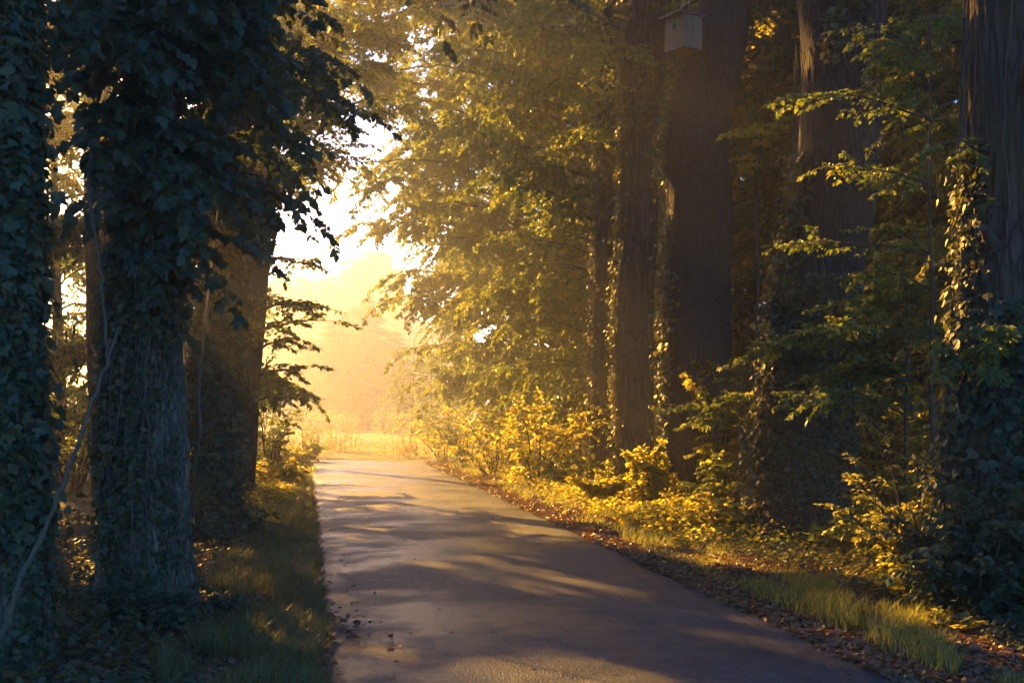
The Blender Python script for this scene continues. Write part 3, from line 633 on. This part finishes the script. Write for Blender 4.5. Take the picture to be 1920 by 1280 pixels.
# left wood: porous trees behind the left trunks, plus unseen sun blockers
GL = 'trees behind the left verge'
E_ = wood_tree(211, 'backlit tree with sky glints showing through the gap beside the left edge trunk', -11.2, 32, 13, .16, 56, .8, lambda z, a_: 2.4, .12, 16, group=GL)
F_ = wood_tree(212, 'leafy tree behind the hanging dark leaves of the upper left', -7.6, 27, 15, .16, 17, 2.2, lambda z, a_: 2.8, .14, 60, L=(.5, 1.0), group=GL, n_tw=8, n_lf=8)
for k, (s_, x, y, sc, rz, lb) in enumerate([  # dense copies out of frame are added to shade the near air and road
        (E_, -15, 38, 1.0, 2., 'hazy tree farther back in the left wood, low in the gap between trunks'),
        (F_, -13.4, 27.5, 1.05, 3., 'unseen dense tree added to block sun left of the slender grey trunk'),
        (A_, -10.6, 18.3, .95, 5., 'unseen leafy tree added to block sun outside the gap, nearer than the slender trunk'),
        (A_, -14.3, 24.5, 1.05, 2., 'unseen leafy tree added to block sun, second back outside the gap'),
        (F_, -11.5, 14.0, .95, 5., 'unseen dense tree added to block sun beyond the ivy trunk at the left edge'),
        (F_, -17.5, 33, 1.15, .4, 'unseen tall tree added to block sun deeper in the left wood beside the gap'),
        (A_, -8.8, 12.6, .85, 2.2, 'close tree added to block sun beside the left edge ivy trunk, outside the picture'),
        (F_, -10.2, 20, .8, 1., 'unseen small tree added to block sun behind the left trunks'),
        (E_, -13.5, 22, .9, 4., 'left wood tree mostly hidden by the ivy trunk at the left edge')]):
    copy_tree(s_, (x, y, 0), rz, sc, lb, GL)

# ------------------------------------------------------------------ misty trees across the meadow
def conifer(seed, label, x, y, H, rad, lab_group='misty trees beyond the meadow'):
    r = rg(seed); TM = Mesh(); LM = Mesh(); WM = Mesh()
    tube(TM, [[0, 0, -.3], [0, 0, H*.5], [.1, 0, H]], [rad*.07, rad*.05, .02], 10)
    n = 260; z = H*(.04+.95*np.linspace(0, 1, n)); az = np.arange(n)*2.4+r.normal(0, .3, n)
    L_ = rad*np.power(1-z/H*.97, .75)*r.uniform(.6, 1.15, n)+.25
    st = np.stack([0*z, 0*z, z], -1); d = np.stack([np.cos(az), np.sin(az), r.uniform(-.1, .35, n)], -1)
    foliage(r, LM, WM, st, d, L_, 16, 16, .23, .15, KITE, .5, wr=.012, spread=.4)
    root = thing('spruce_tree', label, 'tree', (x, y, 0), lab_group)
    TM.build('trunk', BARK, root); WM.build('branches', TWIG, root); LM.build('crown', LEAFD, root); return root
GM = 'misty trees beyond the meadow'
K1 = conifer(301, 'pale misty spruce with the pointed top, right of centre in the gap over the road', (690-960)/F*104, 104, 10.6, 3.7)
for x, y, sc, rz, lb in [((628-960)/F*101, 101, .84, 1., 'hazy spruce at the left of the misty group over the road end'),
                         ((660-960)/F*107, 107, .97, 2., 'hazy spruce in the middle of the misty group over the road end'),
                         ((738-960)/F*106, 106, .78, 4., 'fading lower spruce at the right slope of the misty group'),
                         ((580-960)/F*108, 108, .74, 3., 'faint spruce half hidden by the left verge sprays')]:
    copy_tree(K1, (x, y, 0), rz, sc, lb)
M1 = wood_tree(305, 'very faint tall round tree rising behind the misty spruces', (692-960)/F*160, 160, 22, .5, 80, 2, lambda z, a_: 4.6*math.sqrt(max(.05, 1-((z-11)/11.3)**2)), .34, 26, group=GM, L=(1.6, 2.8), lmat=LEAFD)
for x, y, sc, rz, lb in [((612-960)/F*164, 164, .88, 1., 'very faint tree left of the tall round one in the mist'),
                         ((545-960)/F*158, 158, .86, 2., 'very faint tree in the mist beyond the farthest left trunk'),
                         ((775-960)/F*168, 168, .66, 3., 'faint tree closing the mist at the right of the gap'),
                         ((460-960)/F*160, 160, .8, 4., 'very faint tree in the mist hidden by left trunks'),
                         ((850-960)/F*156, 156, .6, 5., 'faint low tree in the mist behind the golden roadside tree')]:
    copy_tree(M1, (x, y, 0), rz, sc, lb)
wood_tree(306, 'thin airy birch standing in golden mist at the right of the meadow', (770-960)/F*66, 66, 5.2, .05, 26, .8, lambda z, a_: 1.1, .12, 16, group=GM, L=(.4, .8), name='birch_tree', lmat=LEAF)
B2 = wood_tree(307, 'slight birch sapling beside the road bend in golden mist', (812-960)/F*60, 60, 4.6, .045, 24, .5, lambda z, a_: 1.1, .11, 16, group=GM, L=(.4, .8), name='birch_tree', lmat=LEAF)

# ------------------------------------------------------------------ shrubs and saplings
def shrub(seed, label, x, y, h, w, n_st=9, size=.075, lmat=LEAFY, name='hazel_shrub', group=None, per=7, tmpl=OVAL, n_tw=5, n_lf=5, up=1.0, cat='shrub', lens=(.3, .6), droop=.35):
    r = rg(seed); WM = Mesh(); LM = Mesh()
    for k in range(n_st):
        az = r.uniform(0, 6.28); rr_ = w*math.sqrt(r.uniform(.1, 1)); hh = h*r.uniform(.55, 1.)*(1-.35*(rr_/w)**2)*up
        p_, t_a = limb(WM, r, [math.cos(az)*rr_*.15, math.sin(az)*rr_*.15, -.05], [math.cos(az)*rr_, math.sin(az)*rr_, hh], .012+.008*h, .08, 5)
        s_a, d_a, l_a = sprays_on(r, p_, t_a, per, .15, (lens[0]*max(w, .6), lens[1]*max(w, .6)), .5)
        foliage(r, LM, WM, s_a, d_a, l_a, n_tw, n_lf, size, droop, tmpl, .4, wr=.004)
    root = thing(name, label, cat, (x, y, float(gz(x, y))), group)
    WM.build('stems', TWIG, root); LM.build('foliage', lmat, root); return root
GS = 'low leafy shrubs along the right verge'
def at(px, py):     # ground point under a photo pixel
    Yg = CH*F/(py-HZ); return (px-960)/F*Yg, Yg
SH = [(1010, 912, 1.8, 1.1, 'bright yellow sapling clump with upright broad leaves, below the leaf wall'),
      (930, 893, 1.8, 1.3, 'glowing yellow shrub beside the dirt edge, left of the upright sapling clump'),
      (880, 876, 1.7, 1.4, 'glowing golden shrub low beside the road, farther off than its neighbours'),
      (835, 863, 1.9, 1.5, 'smallest-looking golden shrub at the far road bend'),
      (1075, 925, .9, .7, 'yellow-green shrub at the foot of the slim reddish trunk'),
      (1135, 945, .45, .6, 'low pale-leaved shrub in front of the twin ivy trunks'),
      (1215, 957, .95, .35, 'upright bright sapling lit yellow between the twin trunks and the bending trunk'),
      (1300, 985, .4, .6, 'low amber shrub in front of the foot of the bending trunk'),
      (1350, 958, 1.0, .6, 'leafy shrub against the right side of the bending trunk foot'),
      (1395, 955, 2.6, 1.1, 'tall glowing amber shrub left of the massive blue-grey trunk'),
      (1370, 1005, .55, .6, 'small golden shrub beside the left foot of the massive trunk')]
for k, (px, py, h, w, lb) in enumerate(SH):
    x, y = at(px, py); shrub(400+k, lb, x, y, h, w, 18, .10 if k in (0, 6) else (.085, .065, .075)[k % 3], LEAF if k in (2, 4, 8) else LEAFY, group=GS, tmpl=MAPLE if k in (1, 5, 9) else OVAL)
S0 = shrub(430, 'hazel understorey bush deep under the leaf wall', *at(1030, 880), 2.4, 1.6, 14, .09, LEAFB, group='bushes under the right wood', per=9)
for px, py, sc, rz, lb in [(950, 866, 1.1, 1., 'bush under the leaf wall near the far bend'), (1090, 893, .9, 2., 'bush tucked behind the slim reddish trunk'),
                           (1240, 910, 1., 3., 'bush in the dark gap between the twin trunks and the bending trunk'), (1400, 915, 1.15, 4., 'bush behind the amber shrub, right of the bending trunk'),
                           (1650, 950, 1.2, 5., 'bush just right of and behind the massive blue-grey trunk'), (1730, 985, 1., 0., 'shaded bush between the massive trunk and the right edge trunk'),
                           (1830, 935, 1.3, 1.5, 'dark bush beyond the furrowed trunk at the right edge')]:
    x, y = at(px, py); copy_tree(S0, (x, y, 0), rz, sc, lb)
x, y = at(1845, 1165)
shrub(440, 'big dark green broad-leaved bush in the lower right corner', x, y, 1.05, .7, 26, .07, LEAFD, per=12)
x, y = at(1905, 1150)
shrub(441, 'tall blue-green bush covering the foot of the right edge trunk', x, y, 1.15, .65, 22, .07, LEAFD, per=12)
x, y = at(1725, 1085)
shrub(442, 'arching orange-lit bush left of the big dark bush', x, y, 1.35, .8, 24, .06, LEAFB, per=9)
x, y = at(1690, 1055)
shrub(443, 'low shrub with small lit leaves behind the fern', x, y, .9, .6, 12, .06, LEAF, per=8)

# saplings that put layered sprays in front of the massive trunk
def sapling(label, base, tips, Yb, stem_top, seed, size=.075, lmat=LEAFY, leafy=12, L=(.3, .65)):
    r = rg(seed); WM = Mesh(); LM = Mesh(); TM = Mesh()
    b = np.array([(base[0]-960)/F*Yb, Yb, -.05]); top = P(*stem_top, Yb)
    p0, t0_ = limb(TM, r, b, top, .03, .0, 7, .02)
    for (x, y, Yd) in tips:
        e_ = P(x, y, Yd); i = int(np.argmin(np.abs(p0[:, 2]-(e_[2]-.15)))); p_, t_a = limb(WM, r, p0[i], e_, .012, .06, 5)
        s_a, d_a, l_a = sprays_on(r, p_, t_a, leafy, .12, L, .8); d_a[:, 2] *= .4
        foliage(r, LM, WM, s_a, d_a, l_a, 6, 6, size, .22, OVAL, .45, wr=.004, hang=.35, spread=.5)
    return finish_tree('maple_sapling', label, 'sapling', (float(b[0]), Yb, 0), TM, TWIG, WM, LM, lmat)
sapling('tall thin sapling whose lit yellow spray tips cross the massive blue-grey trunk', (1748, 1050),
        [(1520, 160, 13.2), (1575, 300, 13.4), (1525, 435, 13.2), (1640, 180, 14.2), (1690, 110, 14), (1700, 330, 14.5), (1680, 430, 14.2), (1790, 230, 14.5), (1640, 60, 14), (1800, 60, 15), (1640, 520, 15)], 14.2, (1745, 30), 501, size=.062, lmat=LEAF)
sapling('leaning sapling with broad layered sprays lower across the massive trunk', (1700, 1010),
        [(1500, 620, 14.5), (1430, 650, 15.2), (1510, 745, 13.8), (1590, 600, 14), (1630, 680, 15), (1600, 560, 15), (1720, 620, 14.5), (1560, 700, 14.8)], 15, (1700, 500), 502, lmat=LEAF, leafy=18)
sapling('thin shoot with leaves lit beside the stem of the bending trunk', (1398, 960), [(1380, 245, 21), (1430, 250, 21), (1450, 225, 21.2), (1400, 300, 21.4)], 21.4, (1440, 200), 503, leafy=4, L=(.25, .4), size=.1)
sapling('short sapling with two leafy sprays across the bending trunk', (1385, 985), [(1300, 765, 20.5), (1350, 760, 20.6), (1325, 790, 20.4), (1400, 740, 20.6)], 20.8, (1395, 700), 505, leafy=8, lmat=LEAF, size=.09)
# overhanging spray at the very top, from the twin trunks
# left edge bushes beyond the farthest trunk
GB = 'bushes at the far end of the left verge'
for k, (px, py, h, w, lb) in enumerate([(505, 900, 1.9, .75, 'leafy bush at the foot of the farthest left trunk, dark against the mist'),
                                        (545, 882, .9, .7, 'golden bush hugging the left road edge near the bend'),
                                        (520, 915, .6, .6, 'low sunlit weeds clump beside the farthest left trunk'),
                                        (490, 872, 2.6, 1.2, 'taller backlit bush beyond the farthest left trunk'),
                                        (560, 868, .8, .8, 'bright yellow bush where the road bends out of sight')]):
    x, y = at(px, py); shrub(450+k, lb, x, y, h, w, 13, .09, LEAFY if k in (1, 2, 4) else LEAF, group=GB, per=8)
GU = 'understorey bushes behind the left trunks'
for k, (px, py, h, w, lb) in enumerate([(130, 930, 2.6, 1.2, 'yellow-green bush in the gap between the two nearest left trunks'),
                                        (110, 900, 3.4, 1.5, 'backlit taller bush farther back in the left gap'),
                                        (165, 880, 3.6, 1.8, 'hazy bush deepest in the left gap')]):
    x, y = at(px, py); shrub(460+k, lb, x, y, h, w, 14, .09, LEAF, group=GU, per=9)
x, y = at(410, 1010)
shrub(470, 'low green bramble clump at the foot of the ivy-clad third trunk', x, y+.3, .4, .55, 12, .07, LEAFD, per=7, name='bramble_clump')
x, y = at(300, 1180)
shrub(471, 'dark bramble clump in front of the bare-barked left trunk', x, y, .28, .5, 12, .055, LEAFD, per=7, name='bramble_clump')

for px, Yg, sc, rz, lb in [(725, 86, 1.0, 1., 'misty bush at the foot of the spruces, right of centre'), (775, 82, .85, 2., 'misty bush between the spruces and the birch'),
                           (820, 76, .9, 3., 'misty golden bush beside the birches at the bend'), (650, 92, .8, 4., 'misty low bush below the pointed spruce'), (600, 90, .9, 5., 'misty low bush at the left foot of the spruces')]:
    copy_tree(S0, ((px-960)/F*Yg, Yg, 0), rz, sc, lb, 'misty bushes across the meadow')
# ferns
def fern(label, x, y, n, L_, seed, az0=None):
    r = rg(seed); M_ = Mesh(); WM = Mesh()
    for k in range(n):
        az = k*6.283/n+r.normal(0, .25); L1 = L_*r.uniform(.75, 1.1); m = 22; t = np.linspace(0, 1, m)
        d = np.array([math.cos(az), math.sin(az)]); el = r.uniform(.7, 1.1)
        xy = np.sin(t*1.4)*L1*.75; z = L1*(el*t-.75*t*t*el)
        pt = np.stack([d[0]*xy, d[1]*xy, z], -1); tube(WM, pt, np.linspace(.005, .0015, m), 4)
        tn = unit(np.gradient(pt, axis=0)); sd = unit(np.cross(tn, [0, 0, 1.])); nn = np.cross(sd, tn)
        ln = L1*.24*np.sin(np.clip(t*1.05+.12, 0, 1)*np.pi)**.7+.01
        for sg in (-1, 1):
            dd = sd*sg+tn*.35; leaves(M_, (KITE[0]*np.array([.45, 1, 1]), KITE[1]), pt[2:], dd[2:], nn[2:]+r.normal(0, .1, (m-2, 3)), ln[2:])
    root = thing('fern', label, 'fern', (x, y, float(gz(x, y))), 'ferns on the right verge')
    M_.build('fronds', FERN, root); WM.build('stalks', TWIG, root)
x, y = at(1672, 1125); fern('lit yellow fern beside the leaf-strewn edge, left of the orange-lit bush', x, y, 9, .42, 601)
x, y = at(1735, 1135); fern('fern half under the orange-lit bush at lower right', x, y, 8, .4, 602)
x, y = at(1610, 1040); fern('shaded fern against the right foot of the massive trunk', x, y, 8, .5, 603)
x, y = at(1790, 1190); fern('shaded fern at the base of the big dark bush', x, y, 8, .35, 604)

# ------------------------------------------------------------------ stuff: grass, litter, ground cover
def blades(M_, r, x, y, h, lean=.35, w=.006, mat=0):
    n = len(x); az = r.uniform(0, 6.283, n); h = h*r.uniform(.5, 1.2, n); b = np.stack([x, y, gz(x, y)-.01], -1)
    d = np.stack([np.cos(az), np.sin(az), 0*az], -1); s = np.stack([-np.sin(az), np.cos(az), 0*az], -1)*(w*r.uniform(.7, 1.4, n))[:, None]
    l = (lean*r.uniform(.3, 1.5, n)*h)[:, None]; Z = np.array([0, 0, 1.])
    m1 = b+d*l*.3+Z*(h*.55)[:, None]; tip = b+d*l+Z*(h*.95)[:, None]
    V = np.stack([b-s, b+s, m1+s*.7, m1-s*.7, tip], 1); k = np.arange(n)[:, None]*5
    M_.add(V.reshape(-1, 3), np.concatenate([k+np.array([[0, 1, 2]]), k+np.array([[0, 2, 3]]), k+np.array([[3, 2, 4]])]), mat, False)
def density_y(r, n, y0, y1):      # more plants near the camera
    u = r.uniform(0, 1, n); return y0*(y1/y0)**u
r = rg(700)
M_ = Mesh(); n = 44000; y = density_y(r, n, 7.2, 36); d = r.uniform(0, 1, n)**1.5*1.0; x = XL(y)+.10*vn(y*1.5, y*0, seed=91)-.04-d
k = (vn(x*1.6, y*1.1, seed=31)*.5+vn(x*5, y*4, seed=39)*.5 > .22+.3*d) ; x, y = x[k], y[k]; blades(M_, r, x, y, (.12+.2*vn(x*.7, y*.4, seed=32))*(.7+.5*vn(x*6, y*6, seed=36)), .6, .0045)
tag(M_.build('verge_grass', GRASSO), 'soft green grass strip along the left road edge', 'grass', kind='stuff')
M_ = Mesh(); n = 34000; y = density_y(r, n, 6.5, 40); d = .22+r.gamma(2.0, .32, n)*(1+.02*y); x = XR(y)+d
k = (vn(x*1.1, y*.7, seed=33)*.5+vn(x*4, y*3, seed=34)*.5 > .5+.12*np.exp(-((y-9)/2.)**2)); x, y = x[k], y[k]; blades(M_, r, x, y, (.05+.18*vn(x*1.5, y*1.2, seed=37)), .6, .005)
tag(M_.build('verge_grass', GRASS), 'bright grass strip beyond the dirt edge on the right of the road', 'grass', kind='stuff')
M_ = Mesh(); n = 70000; y = 44.6*(105/44.6)**r.uniform(0, 1, n); x = (r.uniform(430, 960, n)-960)/F*y
k = vn(x*.7, y*.7, seed=35) > .15; x, y = x[k], y[k]; blades(M_, r, x, y, .04+.15*vn(x*.5, y*.5, seed=38)**1.5, .6, .009)
tag(M_.build('meadow_grass', GRASSD), 'pale misty meadow grass beyond the end of the road', 'grass', kind='stuff')
# tall weeds at the meadow edge
for k, (px, py, h, lb) in enumerate([(595, 858, 1.2, 'tall feathery weed clump at the left of the meadow edge'), (640, 852, 1.1, 'feathery weed clump in the middle of the meadow edge'),
                                     (565, 866, 1.3, 'tall weed clump nearest the left road bushes'), (770, 858, .7, 'short weed clump at the right corner of the road end')]):
    r = rg(720+k); x, y = at(px, py); M_ = Mesh(); L2 = Mesh(); n = 26
    ax = r.normal(0, .35, n); ay = r.normal(0, .35, n); hh = h*r.uniform(.5, 1.1, n)
    b0 = np.stack([ax, ay, 0*ax], -1); b1 = b0+np.stack([r.normal(0, .12, n), r.normal(0, .12, n), hh], -1); sticks(M_, b0, b1, .006, .003)
    i = np.repeat(np.arange(n), 34); t = r.uniform(.25, 1, len(i)); p_ = b0[i]+(b1-b0)[i]*t[:, None]
    dd = r.normal(0, .6, (len(i), 3)); dd[:, 2] += .6; leaves(L2, KITE, p_, dd, r.normal(0, 1, (len(i), 3)), .07*r.uniform(.5, 1.3, len(i)))
    root = thing('meadow_weed', lb, 'weeds', (x, y, 0), 'tall weeds at the meadow edge'); M_.build('stems', GRASSD, root); L2.build('leaves', GRASSD, root)

def lie(M_, r, x, y, size, z=.0, tm=KITE, mat=0, tilt=.35):
    n = len(x); az = r.uniform(0, 6.283, n); d = np.stack([np.cos(az), np.sin(az), r.normal(0, tilt*.5, n)], -1)
    nn = np.stack([r.normal(0, tilt, n), r.normal(0, tilt, n), np.ones(n)], -1)
    leaves(M_, tm, np.stack([x, y, z+r.uniform(.004, .02, n)], -1), d, nn, size*r.uniform(.5, 1.3, n), mat)
r = rg(740); M_ = Mesh()
n = 62000; y = density_y(r, n, 6.5, 42); d = r.gamma(1.5, .75, n)-.12; x = XR(y)+d; lie(M_, r, x, y, .062, np.maximum(gz(x, y), .0)+.012, OVAL, tilt=.6)
n = 30000; y = density_y(r, n, 6.5, 34); d = r.gamma(1.8, .6, n)-.10; x = XL(y)-d; lie(M_, r, x, y, .062, np.maximum(gz(x, y), .0)+.012, OVAL, tilt=.6)
tag(M_.build('leaf_litter', LITTER), 'brown fallen leaves and bark bits covering both verges', 'leaf litter', kind='stuff')
M_ = Mesh(); n = 800; y = density_y(r, n, 7, 42); e_ = r.beta(.45, .45, n); x = XL(y)+.08+e_*(XR(y)-XL(y)-.16)
k = r.uniform(0, 1, n) < np.where(np.abs(e_-.5) < .38, .35, 1); x, y, e_ = x[k], y[k], e_[k]
lie(M_, r, x, y, .045, .014+.035*(1-(2*e_-1)**2), OVAL, tilt=.25)
n = 90; y = r.normal(9.9, .5, n); x = XL(y)+np.abs(r.normal(.12, .2, n)); lie(M_, r, x, y, .06, .035, OVAL, tilt=.6)
tag(M_.build('road_litter', LITTER), 'scattered dead leaves and crumbs lying on the asphalt', 'leaf litter', kind='stuff')
# low plants on the forest floor
def cover(name, label, seed, fx, n, y0, y1, size, mt, hgt, tm=IVY, thr=.3, sd=41):
    r = rg(seed); M_ = Mesh(); y = density_y(r, n, y0, y1); x, ok = fx(r, y, n)
    ok &= vn(x*.9, y*.9, seed=sd) > thr; x, y = x[ok], y[ok]; n = len(x)
    hh = hgt*(.3+vn(x*1.4, y*1.4, seed=sd+1))*r.power(1.6, n)
    az = r.uniform(0, 6.283, n); d = np.stack([np.cos(az), np.sin(az), r.normal(-.25, .3, n)], -1)
    nn = np.stack([r.normal(0, .4, n), r.normal(0, .4, n), np.ones(n)], -1)
    leaves(M_, tm, np.stack([x, y, gz(x, y)+.02+hh], -1), d, nn, size*r.uniform(.5, 1.3, n))
    tag(M_.build(name, mt), label, 'ground cover', kind='stuff')
def lx(r, y, n): d = .7+r.uniform(0, 1, n)**.8*(3.5+y*.5); return XL(y)-d, np.ones(n, bool)
def rx(r, y, n): d = .75+r.uniform(0, 1, n)**1.1*(2.5+y*.35); return XR(y)+d, np.ones(n, bool)
cover('ivy_ground_cover', 'bluish ivy and bramble leaves carpeting the forest floor on the left', 750, lx, 60000, 6, 45, .06, IVYM, .16, thr=.25)
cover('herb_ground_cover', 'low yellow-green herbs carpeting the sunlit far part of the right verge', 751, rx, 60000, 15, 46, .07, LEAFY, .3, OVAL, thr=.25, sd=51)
def rx3(r, y, n): d = 1.1+r.uniform(0, 1, n)*4.5; return XR(y)+d, np.ones(n, bool)
cover('ivy_ground_cover', 'dull green creeping leaves on the near forest floor at lower right', 753, rx3, 26000, 7, 19, .05, IVYM, .16, thr=.35, sd=71)
cover('herb_ground_cover', 'small mixed green seedlings dotting the near right verge', 754, rx3, 9000, 7, 19, .055, LEAF, .22, OVAL, thr=.5, sd=73)
def lx2(r, y, n): d = .3+r.uniform(0, 1, n)*1.6; return XL(y)-d, np.ones(n, bool)
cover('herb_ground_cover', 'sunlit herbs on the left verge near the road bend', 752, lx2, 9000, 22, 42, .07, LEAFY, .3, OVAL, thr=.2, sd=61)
# dry stalks bottom left
r = rg(760); M_ = Mesh(); n = 260; y = density_y(r, n, 7, 13); x = XL(y)-.7-r.uniform(0, 1, n)*3
az = r.uniform(0, 6.28, n); b0 = np.stack([x, y, gz(x, y)], -1); hh = r.uniform(.08, .35, n)
b1 = b0+np.stack([np.cos(az)*hh, np.sin(az)*hh, hh*r.uniform(.1, .9, n)], -1); sticks(M_, b0, b1, .004, .0015)
tag(M_.build('dry_stalks', GRASSD), 'dry pale stalks and straws on the dark floor at lower left', 'dry stalks', kind='stuff')

# fallen sticks on the right verge
def fallen(label, px, py, L_, rad, az, seed, px_mat=TWIG):
    r = rg(seed); x, y = at(px, py); M_ = Mesh(); d = np.array([math.cos(az), math.sin(az), 0.])
    limb(M_, r, [0, 0, rad], d*L_+[0, 0, rad+.01], rad, .01, 7, .05); limb(M_, r, d*L_*.5+[0, 0, rad], d*L_*.8+[.1, -.12, rad+.05], rad*.5, 0, 5, .05)
    o = M_.build('fallen_branch', px_mat); o.location = (x, y, max(float(gz(x, y)), .0)); tag(o, label, 'fallen branch', 'fallen branches')
fallen('thin fallen branch lying in the dirt edge below the fern', 1690, 1165, .7, .014, .2, 771, VINE)
fallen('short fallen stick in the dark litter of the lower right', 1780, 1245, .5, .012, 1.1, 772)
fallen('small fallen stick on the leaf-strewn edge below the massive trunk', 1480, 1095, .5, .01, 2.4, 773)
fallen('pale fallen stick at the foot of the bare-barked left trunk', 400, 1225, .45, .013, .5, 774, VINE)

# ------------------------------------------------------------------ haze
HM = bpy.data.materials.new('morning_haze'); HM.use_nodes = True; t_ = HM.node_tree
t_.nodes.remove(t_.nodes['Principled BSDF']); pv = t_.nodes.new('ShaderNodeVolumePrincipled')
pv.inputs['Color'].default_value = (.94, .96, 1., 1); pv.inputs['Density'].default_value = HAZE_DENSITY
pv.inputs['Anisotropy'].default_value = HAZE_G; pv.inputs['Absorption Color'].default_value = (0, 0, 0, 1)
t_.links.new(pv.outputs[0], t_.nodes['Material Output'].inputs['Volume'])
H_ = Mesh(); x0, x1, y0, y1, z0, z1 = -640, 640, -30, 700, -1.2, 29
H_.add([[x, y, z] for z in (z0, z1) for y in (y0, y1) for x in (x0, x1)], [[0, 2, 3, 1], [4, 5, 7, 6], [0, 1, 5, 4], [2, 6, 7, 3], [0, 4, 6, 2], [1, 3, 7, 5]], smooth=False)
tag(H_.build('haze', HM), 'golden morning mist filling the road opening and the wood', 'mist', kind='stuff')
